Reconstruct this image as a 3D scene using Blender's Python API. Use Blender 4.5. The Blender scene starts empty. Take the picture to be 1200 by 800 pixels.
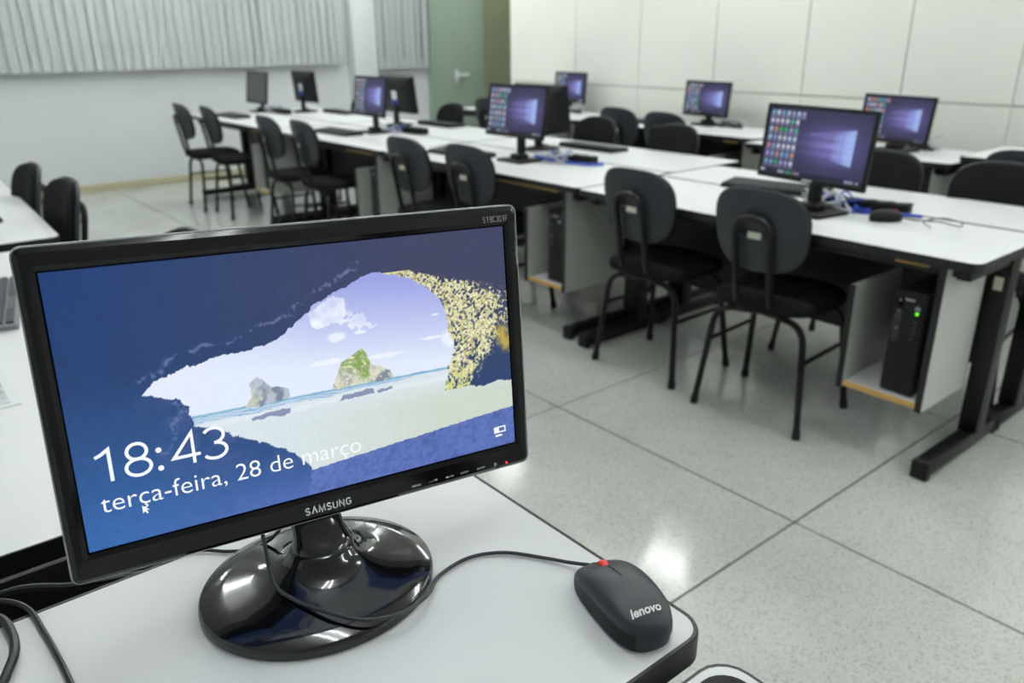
import bpy, bmesh, math, random
import numpy as np
from mathutils import Vector, Matrix
random.seed(7); np.random.seed(7)
S = bpy.context.scene; C = S.collection
PI = math.pi; R = math.radians

# ---------------------------------------------------------------- camera, world, exposure
cam_d = bpy.data.cameras.new('camera'); cam = bpy.data.objects.new('camera', cam_d); C.objects.link(cam)
S.camera = cam
YAW, PITCH, ROLL, CAMH, FPX = .6836, .3656, .0105, 1.3, 930.0
fw = Vector((math.sin(YAW)*math.cos(PITCH), math.cos(YAW)*math.cos(PITCH), -math.sin(PITCH)))
rt0 = Vector((math.cos(YAW), -math.sin(YAW), 0)); dn0 = fw.cross(rt0)
rt = rt0*math.cos(ROLL) + dn0*math.sin(ROLL); dn = -rt0*math.sin(ROLL) + dn0*math.cos(ROLL)
m = Matrix((rt, -dn, -fw)).transposed().to_4x4(); m.translation = (0, 0, CAMH); cam.matrix_world = m
cam_d.sensor_width = 36; cam_d.lens = FPX/1200*36; cam_d.clip_start = .02; cam_d.clip_end = 60
cam_d.dof.use_dof = True; cam_d.dof.focus_distance = .74; cam_d.dof.aperture_fstop = 6.0
w = bpy.data.worlds.new('world'); S.world = w; w.use_nodes = True
w.node_tree.nodes['Background'].inputs[0].default_value = (.8, .9, 1, 1)
w.node_tree.nodes['Background'].inputs[1].default_value = .3
S.view_settings.view_transform = 'Standard'; S.view_settings.look = 'None'
S.view_settings.gamma = 1; S.view_settings.use_curve_mapping = False
S.view_settings.exposure = 0.0
LAMP = 40.0                                    # strength of the fluorescent tubes
CEIL = 2.8

# ---------------------------------------------------------------- materials
def lin(c):
    return tuple(((v/255)/12.92 if v/255 <= .04045 else ((v/255+.055)/1.055)**2.4) for v in c)
def mat(name, rgb, rough=.5, metal=0., spec=.5, coat=0., var=0., vscale=8., bump=0., bscale=200., emit=None, coat_rough=.03):
    ma = bpy.data.materials.new(name); ma.use_nodes = True
    nt = ma.node_tree; b = nt.nodes['Principled BSDF']
    col = (*lin(rgb), 1)
    b.inputs['Base Color'].default_value = col
    b.inputs['Roughness'].default_value = rough; b.inputs['Metallic'].default_value = metal
    b.inputs['Specular IOR Level'].default_value = spec
    b.inputs['Coat Weight'].default_value = coat; b.inputs['Coat Roughness'].default_value = coat_rough
    tc = nt.nodes.new('ShaderNodeTexCoord')
    if var:
        n = nt.nodes.new('ShaderNodeTexNoise'); n.inputs['Scale'].default_value = vscale; n.inputs['Detail'].default_value = 5
        nt.links.new(tc.outputs['Object'], n.inputs['Vector'])
        mx = nt.nodes.new('ShaderNodeMix'); mx.data_type = 'RGBA'
        mx.inputs[6].default_value = tuple(v*(1-var) for v in col[:3])+(1,)
        mx.inputs[7].default_value = tuple(min(1, v*(1+var)) for v in col[:3])+(1,)
        nt.links.new(n.outputs[0], mx.inputs[0]); nt.links.new(mx.outputs[2], b.inputs['Base Color'])
    if bump:
        n2 = nt.nodes.new('ShaderNodeTexNoise'); n2.inputs['Scale'].default_value = bscale; n2.inputs['Detail'].default_value = 3
        nt.links.new(tc.outputs['Object'], n2.inputs['Vector'])
        bp = nt.nodes.new('ShaderNodeBump'); bp.inputs['Strength'].default_value = bump; bp.inputs['Distance'].default_value = .002
        nt.links.new(n2.outputs[0], bp.inputs['Height']); nt.links.new(bp.outputs[0], b.inputs['Normal'])
    if emit:
        b.inputs['Emission Color'].default_value = (*lin(emit[0]), 1); b.inputs['Emission Strength'].default_value = emit[1]
    return ma
def terrazzo():
    ma = mat('terrazzo', (196, 198, 192), .2, spec=.5)
    nt = ma.node_tree; b = nt.nodes['Principled BSDF']; L = nt.links.new
    g = nt.nodes.new('ShaderNodeNewGeometry')
    def noise(sc, d=4):
        n = nt.nodes.new('ShaderNodeTexNoise'); n.inputs['Scale'].default_value = sc; n.inputs['Detail'].default_value = d
        L(g.outputs['Position'], n.inputs['Vector']); return n
    def ramp(src, stops):
        r = nt.nodes.new('ShaderNodeValToRGB'); e = r.color_ramp.elements
        e[0].position, e[0].color = stops[0][0], (*lin(stops[0][1]), 1); e[1].position, e[1].color = stops[-1][0], (*lin(stops[-1][1]), 1)
        for p, c in stops[1:-1]:
            k = e.new(p); k.color = (*lin(c), 1)
        L(src, r.inputs[0]); return r
    v = nt.nodes.new('ShaderNodeTexVoronoi'); v.inputs['Scale'].default_value = 210
    L(g.outputs['Position'], v.inputs['Vector'])
    sep = nt.nodes.new('ShaderNodeSeparateColor'); L(v.outputs['Color'], sep.inputs[0])
    chip = ramp(sep.outputs[0], [(0., (128, 131, 128)), (.14, (170, 174, 171)), (.35, (199, 203, 200)), (.7, (210, 213, 210)), (1., (196, 199, 194))])
    fine = noise(260, 3)
    fr = ramp(fine.outputs[0], [(.3, (180, 184, 181)), (.62, (208, 211, 208))])
    m1 = nt.nodes.new('ShaderNodeMix'); m1.data_type = 'RGBA'; m1.inputs[0].default_value = .5
    L(chip.outputs[0], m1.inputs[6]); L(fr.outputs[0], m1.inputs[7])
    big = noise(1.7, 5); br = ramp(big.outputs[0], [(.3, (232, 230, 222)), (.65, (255, 255, 252))])
    m2 = nt.nodes.new('ShaderNodeMix'); m2.data_type = 'RGBA'; m2.blend_type = 'MULTIPLY'; m2.inputs[0].default_value = .8
    L(m1.outputs[2], m2.inputs[6]); L(br.outputs[0], m2.inputs[7]); L(m2.outputs[2], b.inputs['Base Color'])
    rr = nt.nodes.new('ShaderNodeMapRange'); rr.inputs['To Min'].default_value = .09; rr.inputs['To Max'].default_value = .17
    L(noise(3., 6).outputs[0], rr.inputs['Value']); L(rr.outputs[0], b.inputs['Roughness'])
    return ma
def attr_screen(name, strength=1., rough=.35):
    ma = bpy.data.materials.new(name); ma.use_nodes = True; nt = ma.node_tree; b = nt.nodes['Principled BSDF']
    a = nt.nodes.new('ShaderNodeAttribute'); a.attribute_name = 'Col'
    b.inputs['Base Color'].default_value = (.004, .004, .006, 1); b.inputs['Roughness'].default_value = rough
    b.inputs['Specular IOR Level'].default_value = .25
    nt.links.new(a.outputs['Color'], b.inputs['Emission Color']); b.inputs['Emission Strength'].default_value = strength
    return ma
def print_mat():
    ma = mat('printed paper', (235, 236, 238), .7); nt = ma.node_tree; b = nt.nodes['Principled BSDF']
    tc = nt.nodes.new('ShaderNodeTexCoord'); br = nt.nodes.new('ShaderNodeTexBrick')
    br.inputs['Scale'].default_value = 26; br.inputs['Color1'].default_value = (.75, .77, .8, 1)
    br.inputs['Color2'].default_value = (.25, .27, .3, 1); br.inputs['Mortar'].default_value = (.8, .8, .82, 1)
    nt.links.new(tc.outputs['Object'], br.inputs['Vector']); nt.links.new(br.outputs[0], b.inputs['Base Color'])
    return ma

M = dict(
    terrazzo=terrazzo(),
    joint=mat('dark floor joint', (64, 62, 54), .7, var=.2),
    wall=mat('white wall paint', (226, 230, 231), .55, var=.02, vscale=2, bump=.05, bscale=60),
    cream=mat('cream wall panel', (238, 238, 230), .45, var=.015, vscale=3, bump=.03, bscale=80),
    groove=mat('panel groove', (196, 197, 188), .6, var=.05),
    ceiling=mat('white ceiling', (232, 233, 230), .7, var=.02),
    skirting=mat('beige skirting', (196, 190, 160), .5, var=.06),
    slat=mat('pale grey blind fabric', (193, 198, 197), .8, var=.04, vscale=30, bump=.1, bscale=400),
    green=mat('grey green door paint', (150, 168, 152), .4, var=.03, vscale=3),
    olive=mat('olive paint', (122, 130, 102), .5, var=.04, vscale=3),
    glass_dark=mat('night window glass', (30, 34, 40), .08),
    alu=mat('brushed aluminium', (190, 192, 194), .35, 1., var=.05),
    laminate=mat('white laminate', (228, 230, 231), .38, spec=.4, var=.015, vscale=5, bump=.02, bscale=500),
    panel=mat('pale grey laminate', (200, 202, 196), .45, var=.03, vscale=9),
    band=mat('black edge band', (22, 22, 25), .42, var=.1, vscale=40),
    chip=mat('bare chipboard edge', (205, 165, 92), .8, var=.25, vscale=90, bump=.3, bscale=300),
    metal=mat('black powder coated steel', (12, 12, 14), .4, spec=.35, var=.1, vscale=30, bump=.03, bscale=600),
    darkpanel=mat('black panel', (9, 9, 11), .55, var=.1),
    rubber=mat('black rubber', (14, 14, 16), .75, var=.1, vscale=60),
    shell=mat('dark grey moulded plastic', (42, 45, 52), .5, var=.06, vscale=25, bump=.12, bscale=500),
    fabric=mat('black upholstery fabric', (20, 20, 23), .9, spec=.2, var=.15, vscale=200, bump=.4, bscale=900),
    sticker=mat('pale asset sticker', (214, 214, 196), .5, var=.05),
    gloss=mat('glossy piano black plastic', (10, 10, 13), .1, spec=.5, coat=.35, coat_rough=.015, var=.2, vscale=60),
    bezel=mat('glossy black bezel', (9, 7, 10), .12, spec=.3, var=.2, vscale=60),
    clear=mat('smoky clear rim plastic', (168, 170, 174), .25, spec=.8, var=.05),
    lip=mat('dark violet bezel lip', (44, 38, 52), .3, var=.1),
    matte=mat('matte black plastic', (15, 15, 18), .5, spec=.3, var=.08, vscale=50, bump=.1, bscale=800),
    key=mat('dark grey key plastic', (48, 50, 55), .5, var=.08, vscale=90),
    greyplastic=mat('mid grey plastic', (120, 124, 130), .5, var=.05),
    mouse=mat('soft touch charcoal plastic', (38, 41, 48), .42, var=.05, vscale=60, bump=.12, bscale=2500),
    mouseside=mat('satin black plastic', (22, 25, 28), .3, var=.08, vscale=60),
    red=mat('red rubber', (222, 52, 40), .45, var=.06, vscale=300),
    white_ink=mat('white print', (225, 228, 228), .5, var=.02),
    grey_ink=mat('grey print', (150, 148, 152), .5, var=.02),
    blue=mat('blue cable sheath', (38, 72, 175), .45, var=.08, vscale=60),
    whitecable=mat('white cable sheath', (205, 208, 214), .5, var=.04, vscale=60),
    blackcable=mat('black cable sheath', (16, 19, 22), .4, var=.08, vscale=80),
    greycable=mat('dark grey cable sheath', (42, 48, 52), .4, var=.06, vscale=80),
    offscreen=mat('switched off screen', (78, 82, 84), .5, spec=.3, var=.03),
    tube=mat('fluorescent tube glass', (255, 255, 255), .3, emit=((250, 254, 254), LAMP)),
    screen=attr_screen('lit screen picture', 1.0, .4),
    deskscreen=attr_screen('lit desktop picture', 1.0, .4),
    ui=mat('lit white screen lettering', (5, 5, 5), .4, emit=((246, 249, 255), 1.0)),
    led_red=mat('red power light', (120, 10, 10), .4, emit=((255, 50, 60), 1.2)),
    led_green=mat('green power light', (20, 90, 10), .4, emit=((110, 255, 30), 1.6)),
    paper=print_mat(),
    crack=mat('crack in plaster', (180, 182, 176), .8, var=.1),
)

# ---------------------------------------------------------------- mesh helpers
def obj(name, bm, ma, parent=None, ang=38, loc=None):
    me = bpy.data.meshes.new(name)
    bmesh.ops.recalc_face_normals(bm, faces=bm.faces[:])
    bm.to_mesh(me); bm.free()
    me.materials.append(M[ma] if isinstance(ma, str) else ma)
    me.polygons.foreach_set('use_smooth', [True]*len(me.polygons))
    me.set_sharp_from_angle(angle=R(ang))
    o = bpy.data.objects.new(name, me); C.objects.link(o)
    if parent: o.parent = parent
    if loc: o.location = loc
    return o
def NB(): return bmesh.new()
def merge(bm, t, mtx=None):
    if mtx is not None: bmesh.ops.transform(t, matrix=mtx, verts=t.verts[:])
    mp = {v: bm.verts.new(v.co) for v in t.verts}
    for f in t.faces:
        try: bm.faces.new([mp[v] for v in f.verts])
        except ValueError: pass
    t.free()
def box(bm, lo, hi, bev=0., seg=2, mtx=None):
    t = bmesh.new(); bmesh.ops.create_cube(t, size=1)
    for v in t.verts:
        v.co = Vector([lo[i] if v.co[i] < 0 else hi[i] for i in range(3)])
    if bev: bmesh.ops.bevel(t, geom=t.edges[:], offset=bev, segments=seg, profile=.5, affect='EDGES')
    merge(bm, t, mtx); return bm
def B(lo, hi, bev=0., seg=2): return box(NB(), lo, hi, bev, seg)
def spl(pts, k=8):
    P = [Vector(p) for p in pts]; P = [P[0]*2-P[1]] + P + [P[-1]*2-P[-2]]; out = []
    for i in range(1, len(P)-2):
        a, b, c, d = P[i-1:i+3]
        for s in range(k):
            t = s/k
            out.append(.5*((2*b)+(c-a)*t+(2*a-5*b+4*c-d)*t*t+(3*b-a-3*c+d)*t**3))
    out.append(P[-2]); return out
def fillet(pts, rad, k=5):
    P = [Vector(p) for p in pts]; out = [P[0]]
    for i in range(1, len(P)-1):
        a, b, c = P[i-1], P[i], P[i+1]
        r = min(rad, (a-b).length*.48, (c-b).length*.48)
        s = b+(a-b).normalized()*r; e = b+(c-b).normalized()*r
        for j in range(k+1):
            t = j/k; out.append(s*(1-t)**2 + b*2*t*(1-t) + e*t*t)
    out.append(P[-1]); return out
def tube(bm, pts, r, n=8, caps=True):
    P = [Vector(p) for p in pts]; rings = []
    T = [(P[min(i+1, len(P)-1)]-P[max(i-1, 0)]).normalized() for i in range(len(P))]
    u = T[0].orthogonal().normalized()
    for i, p in enumerate(P):
        u = (u - T[i]*u.dot(T[i])).normalized(); v = T[i].cross(u)
        rings.append([bm.verts.new(p + r*(u*math.cos(2*PI*j/n)+v*math.sin(2*PI*j/n))) for j in range(n)])
    for a, b in zip(rings, rings[1:]):
        for j in range(n): bm.faces.new((a[j], a[(j+1) % n], b[(j+1) % n], b[j]))
    if caps: bm.faces.new(rings[0][::-1]); bm.faces.new(rings[-1])
    return bm
def cyl(bm, a, b, r, n=16): return tube(bm, [a, b], r, n)
def loft(bm, rings, cap0=True, cap1=True):
    rs = [[bm.verts.new(p) for p in r] for r in rings]; n = len(rs[0])
    for a, b in zip(rs, rs[1:]):
        for j in range(n): bm.faces.new((a[j], a[(j+1) % n], b[(j+1) % n], b[j]))
    if cap0: bm.faces.new(rs[0][::-1])
    if cap1: bm.faces.new(rs[-1])
    return bm
def rrect(x0, y0, x1, y1, r, k=6):
    out = []
    for cx, cy, a in ((x1-r, y1-r, 0), (x0+r, y1-r, 90), (x0+r, y0+r, 180), (x1-r, y0+r, 270)):
        for j in range(k+1):
            t = R(a+90*j/k); out.append((cx+r*math.cos(t), cy+r*math.sin(t)))
    return out
def prism(bm, poly, z0, z1, bev=0.):
    cx = sum(p[0] for p in poly)/len(poly); cy = sum(p[1] for p in poly)/len(poly)
    def off(d):
        n = len(poly); o = []
        for i in range(n):
            a, b, c = poly[i-1], poly[i], poly[(i+1) % n]
            tx, ty = c[0]-a[0], c[1]-a[1]; l = math.hypot(tx, ty) or 1
            o.append((b[0]-ty/l*d, b[1]+tx/l*d))
        return o
    if bev:
        rings = [[(*p, z0) for p in off(bev)], [(*p, z0+bev) for p in poly], [(*p, z1-bev) for p in poly], [(*p, z1) for p in off(bev)]]
    else: rings = [[(*p, z0) for p in poly], [(*p, z1) for p in poly]]
    return loft(bm, rings)
def ring_prism(bm, outer, inner, z0, z1):
    n = len(outer)
    V = [[bm.verts.new((*p, z)) for p in poly] for poly, z in ((outer, z0), (outer, z1), (inner, z1), (inner, z0))]
    for q in range(4):
        a, b = V[q], V[(q+1) % 4]
        for j in range(n): bm.faces.new((a[j], a[(j+1) % n], b[(j+1) % n], b[j]))
    return bm
def text_bm(s, x0, y0, x1, y1, z=0., offset=0., extr=0., shear=0.):
    cu = bpy.data.curves.new('t', 'FONT'); cu.body = s; cu.size = 1; cu.offset = offset; cu.shear = shear; cu.resolution_u = 4
    o = bpy.data.objects.new('t', cu); C.objects.link(o)
    dg = bpy.context.evaluated_depsgraph_get(); me = o.evaluated_get(dg).to_mesh()
    t = bmesh.new(); t.from_mesh(me); o.evaluated_get(dg).to_mesh_clear()
    bpy.data.objects.remove(o); bpy.data.curves.remove(cu)
    xs = [v.co.x for v in t.verts]; ys = [v.co.y for v in t.verts]
    a, b, c, d = min(xs), max(xs), min(ys), max(ys)
    for v in t.verts:
        v.co = Vector((x0+(v.co.x-a)/(b-a)*(x1-x0), y0+(v.co.y-c)/(d-c)*(y1-y0), z))
    return t
def thing(name, label, cat, loc=(0, 0, 0), rz=0., group=None):
    o = bpy.data.objects.new(name, None); o.empty_display_size = .05; C.objects.link(o)
    o.location = loc; o.rotation_euler = (0, 0, rz); o['label'] = label; o['category'] = cat
    if group: o['group'] = group
    return o
def tag(o, label, cat, group=None):
    o['label'] = label; o['category'] = cat
    if group: o['group'] = group
    return o
def struct(name, bm, ma, parent=None, ang=38):
    o = obj(name, bm, ma, parent, ang); o['kind'] = 'structure'; return o
KIDS = {}
def kids(o): return [c for c in bpy.data.objects if c.parent == o]
def dup(root, loc, rz, label):
    r = root.copy(); C.objects.link(r); r.location = loc; r.rotation_euler = (0, 0, rz); r['label'] = label
    if root.name not in KIDS: KIDS[root.name] = [(c, kids(c)) for c in kids(root)]
    for ch, gr in KIDS[root.name]:
        c = ch.copy(); C.objects.link(c); c.parent = r
        for g in gr:
            d = g.copy(); C.objects.link(d); d.parent = c
    return r

# ---------------------------------------------------------------- the room
X0, X1, Y0, Y1 = -2.16, 7.84, -2.01, 8.2
RW, RWEND = 5.1, 6.24
floor = struct('floor', B((X0, Y0, -.06), (X1, Y1+.1, -.004)), 'joint')
slab_me = None
for i in range(10):
    for j in range(11):
        xa, ya = X0+i, Y0+j
        if slab_me is None:
            o = obj('floor_slab', box(NB(), (.0035, .0035, -.004), (.9965, .9965, 0)), 'terrazzo', floor); slab_me = o.data
        else:
            o = bpy.data.objects.new('floor_slab', slab_me); C.objects.link(o); o.parent = floor
        o.location = (xa, ya, 0)
struct('ceiling', B((X0, Y0, CEIL), (X1, Y1+.1, CEIL+.1)), 'ceiling')
wall_far = struct('wall_far', B((X0-.1, Y1, 0), (X1, Y1+.1, CEIL)), 'wall')
struct('wall_left', B((X0-.1, Y0, 0), (X0, Y1, CEIL)), 'wall')
struct('wall_near', B((X0-.1, Y0-.1, 0), (X1, Y0, CEIL)), 'wall')
struct('wall_recess', B((X1, Y0, 0), (X1+.1, Y1+.1, CEIL)), 'wall')
wall_right = struct('wall_right', B((RW+.012, Y0, 0), (RW+.12, RWEND-.002, CEIL)), 'groove')
js = [Y0+.01, -1.0, -.3, .4, 1.1, 1.8, 2.44, 3.12, 3.86, 4.6, 5.34, RWEND]
for a, b in zip(js, js[1:]):
    for z0, z1 in ((.0, .905), (.918, CEIL-.01)):
        obj('wall_panel', box(NB(), (RW, a+.003, z0), (RW+.012, b-.003, z1), .002, 1), 'cream', wall_right)
crk = spl([(.78, Y1-.001, 1.0), (.83, Y1-.001, .86), (.8, Y1-.001, .72), (.87, Y1-.001, .6), (.86, Y1-.001, .45)], 4)
obj('crack', tube(NB(), crk, .004, 4), 'crack', wall_far)
struct('baseboard_far', B((X0, Y1-.012, 0), (5.4, Y1, .065), .003), 'skirting')
struct('trim_1', B((4.42, Y1-.16, 0), (4.70, Y1, CEIL), .006), 'wall')          # pillar between the blinds
# windows behind the blinds (night outside)
for n, (a, b) in enumerate(((-2.0, 4.2), (4.78, 5.4))):
    wf = NB()
    for xa in np.linspace(a, b, 6 if n == 0 else 2): box(wf, (xa-.02, Y1-.03, 1.08), (xa+.02, Y1, 2.5))
    box(wf, (a, Y1-.03, 1.06), (b, Y1, 1.1)); box(wf, (a, Y1-.03, 2.48), (b, Y1, 2.52))
    wo = struct('window_%d' % (n+1), wf, 'alu')
    ed = np.linspace(a, b, 6 if n == 0 else 2)
    for p, q in zip(ed, ed[1:]): obj('pane', B((p+.02, Y1-.012, 1.1), (q-.02, Y1-.006, 2.48)), 'glass_dark', wo)
def blind(x0, x1, z0, label):
    t = thing('vertical_blind', label, 'blind', (x0, Y1-.1, z0))
    obj('headrail', B((0, -.02, 2.58-z0), (x1-x0, .02, 2.62-z0), .004), 'alu', t)
    ch = NB(); tube(ch, [(.01, -.012, .012), (x1-x0-.01, -.012, .012)], .0025, 6); obj('bottom_chain', ch, 'greyplastic', t)
    sm = obj('slat', B((-.046, -.0012, 0), (.046, .0012, 2.575-z0)), 'slat', t); first = True
    x = .045
    while x < x1-x0-.03:
        o = sm if first else sm.copy()
        if not first: C.objects.link(o); o.parent = t
        first = False
        o.location = (x, random.uniform(-.003, .003), random.uniform(0, .004)); o.rotation_euler = (random.uniform(-.004, .004), random.uniform(-.006, .006), R(random.choice((8, 9, 10, 11, 12, 16))))
        x += random.choice((.078, .08, .08, .083, .084, .09))
    return t
blind(-1.9, 4.38, 1.045, 'long grey vertical blind across the window wall left of the white pillar')
blind(4.74, 5.44, .975, 'short narrow grey vertical blind between the white pillar and green door')
# green door and olive side panel at the end of the far wall
dr = struct('door_1', B((5.50, Y1-.06, .005), (6.24, Y1-.015, 2.3), .004), 'green')
struct('trim_2', B((5.455, Y1-.075, 0), (5.50, Y1, 2.36), .004), 'green')
struct('trim_3', B((6.24, Y1-.09, 0), (7.3, Y1, CEIL), .004), 'olive')
hb = NB(); box(hb, (5.80, Y1-.066, .81), (5.85, Y1-.06, .95), .003); tube(hb, fillet([(5.825, Y1-.06, .89), (5.825, Y1-.12, .89), (5.96, Y1-.12, .89)], .02), .016, 8)
obj('door_handle', hb, 'white_ink', dr)
hb = NB(); cyl(hb, (5.825, Y1-.06, .77), (5.825, Y1-.07, .77), .024); obj('lock', hb, 'alu', dr)

# ---------------------------------------------------------------- ceiling lights (above the frame)
def make_light():
    t = thing('ceiling_light', 'twin tube fluorescent light on the ceiling above the picture', 'light', (0, 0, 0), 0, 'twin tube ceiling lights')
    hb = NB(); poly = [(-.14, 0), (.14, 0), (.12, -.03), (.045, -.045), (-.045, -.045), (-.12, -.03)]
    loft(hb, [[(x, y, z) for x, z in poly] for y in (-.64, .64)]); obj('housing', hb, 'ceiling', t)
    for s in (-1, 1):
        tb = NB(); tube(tb, [(s*.075, -.6, -.075), (s*.075, .6, -.075)], .014, 10); obj('lamp_tube', tb, 'tube', t)
        for e in (-1, 1):
            eb = NB(); box(eb, (s*.075-.016, e*.6-.012 if e < 0 else e*.6-.004, -.095), (s*.075+.016, e*.6+.004 if e < 0 else e*.6+.012, -.03), .003); obj('lamp_holder', eb, 'ceiling', t)
    return t
lights = [(.5, 1.1), (2.2, 1.1), (4.4, .6), (.5, 3.5), (2.2, 3.5), (4.4, 3.5), (.5, 5.9), (2.2, 5.9), (4.4, 5.9), (2.2, 7.5), (4.4, 7.5), (2.2, -1.3), (4.4, -1.3), (6.3, 7.0)]  # last one is added over the recess to brighten door and olive panel
l0 = None
for x, y in lights:
    if l0 is None: l0 = make_light(); l0.location = (x, y, CEIL)
    else: dup(l0, (x, y, CEIL), 0, l0['label'])

# ---------------------------------------------------------------- desks (local x: user edge -> back, y: right end -> left end)
def make_desk(loc, rz, L, W, label, H=.70, holder='low', batten=.1, group='white computer desks', post_sticker=False, feet=True):
    t = thing('computer_desk', label, 'desk', loc, rz, group)
    rc = .035; md = .15 if W > .5 else .05
    pl = rrect(0, 0, W, L, rc, 5); inn = rrect(.003, .003, W-.003, L-.003, rc-.003, 5)
    obj('tabletop', prism(NB(), inn, H-.024, H), 'laminate', t)
    obj('edge_band', ring_prism(NB(), pl, inn, H-.027, H+.0006), 'band', t)
    obj('bare_edge', B((.012, .14, H-.036), (.03, .14+batten, H-.0275)), 'chip', t)
    obj('modesty_panel', B((W-md, .09, .28), (W-md+.018, L-.09, H-.03), .002), 'darkpanel', t)
    bm = NB(); box(bm, (.06, .07, H-.062), (.10, L-.07, H-.027), .002); box(bm, (W-.12, .07, H-.062), (W-.08, L-.07, H-.027), .002)
    obj('top_rail', bm, 'metal', t)
    for y in ((.055, L-.055) if feet else ()):
        lg = NB(); box(lg, (.02, y-.025, .012), (W-.02, y+.025, .06), .004)
        box(lg, (W-.19, y-.03, .058), (W-.125, y+.03, H-.03), .003)
        box(lg, (.05, y-.02, H-.066), (W-.03, y+.02, H-.027), .003)
        leg = obj('leg', lg, 'metal', t)
        for a, b in ((-.004, .028), (W-.028, W+.002)):
            obj('foot_cap', B((a+.004, y-.027, 0), (b+.002, y+.027, .062), .006), 'rubber', leg)
        if post_sticker and y < .1:
            obj('asset_sticker', B((W-.1915, y-.013, .55), (W-.1902, y+.013, .592)), 'sticker', leg)
            obj('joint_plate', B((W-.13, y-.012, .38), (W-.06, y-.006, .52), .001), 'alu', leg)
    if holder:
        y0, d = .09, .26
        hz = .215; x1 = W-.2
        hd = obj('tower_holder', B((.03, y0+.018, hz), (x1, y0+d, hz+.018)), 'laminate', t)
        obj('side_panel', B((.02, y0, hz-.005), (x1, y0+.018, H-.028), .001, 1), 'panel', hd)
        obj('side_panel', B((.02, y0+d, hz-.005), (x1, y0+d+.018, .56), .001, 1), 'panel', hd)
        obj('panel_edge', B((.016, y0-.001, hz-.005), (.020, y0+.019, H-.028)), 'band', hd)
        obj('panel_edge', B((.016, y0+d-.001, hz-.005), (.020, y0+d+.019, .561)), 'band', hd)
        obj('bare_edge', B((.026, y0+.018, hz), (.03, y0+d, hz+.018)), 'chip', hd)
    return t
PITCHY = 1.615
FR = 2.335
names = ['nearest', 'second', 'third', 'farthest']
front = []
YS = [.82+PITCHY*i for i in range(4)]
frontlab = ['white computer desk with mouse and large black monitor, nearest of the long double row',
            'white computer desk behind the two big foreground chairs, with screen in middle of the room',
            'white computer desk under the half-hidden purple screen, third along the long double row',
            'white computer desk nearest the blinds, with the dark switched-off screen']
for i in range(4):
    front.append(make_desk((FR if i == 0 else FR+.015, YS[i], 0), 0, PITCHY-.008, .52 if i == 0 else .6, frontlab[i], batten=(.1, .5, .3, .2)[i], post_sticker=(i == 0)))
backlab = ['white computer desk at right picture edge, back to back with the nearest desk',
           'white computer desk behind the middle screen, its far side lined with two chair tops',
           'white computer desk bearing the monitor seen from behind with a square label and black stand',
           'white computer desk by the pillar bearing the smaller monitor seen from behind']
for i in range(4):
    W = .43 if i == 0 else .55
    x = FR+.52+.012+W if i == 0 else FR+.015+.6+.01+W
    make_desk((x, YS[i]+PITCHY-.008, 0), PI, PITCHY-.008, W, backlab[i], holder=None)
# row against the right wall
make_desk((4.33, 2.93, 0), R(-.5), 1.6, .56, 'white desk along the cream wall, middle screen and two chairs', batten=.1)
make_desk((4.38, 4.56, 0), 0, 1.6, .56, 'white desk along the cream wall, farthest, partly behind dark monitor back', batten=.1)
make_desk((4.14, 1.68, 0), 0, 1.2, .56, 'white desk along the cream wall holding the screen with white plugs below', batten=.12)
make_desk((4.13, .05, 0), 0, 1.6, .56, 'taller white desk end at right edge below the cream wall', H=.745, holder=None)
# left row, facing the other way (user edge at +x)
make_desk((.49, 2.83, 0), R(180), 1.78, .62, 'white desk left of the big monitor, with keyboard and printed sheet', holder=None)
make_desk((.53, 4.62, 0), R(180-1.8), 1.68, .62, 'white desk at left edge with two dark chairs pushed in', holder=None)
make_desk((.578, .372, 0), R(180), 1.6, .62, 'white desk corner with black edge at bottom of the picture, below the mouse', holder=None)

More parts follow.
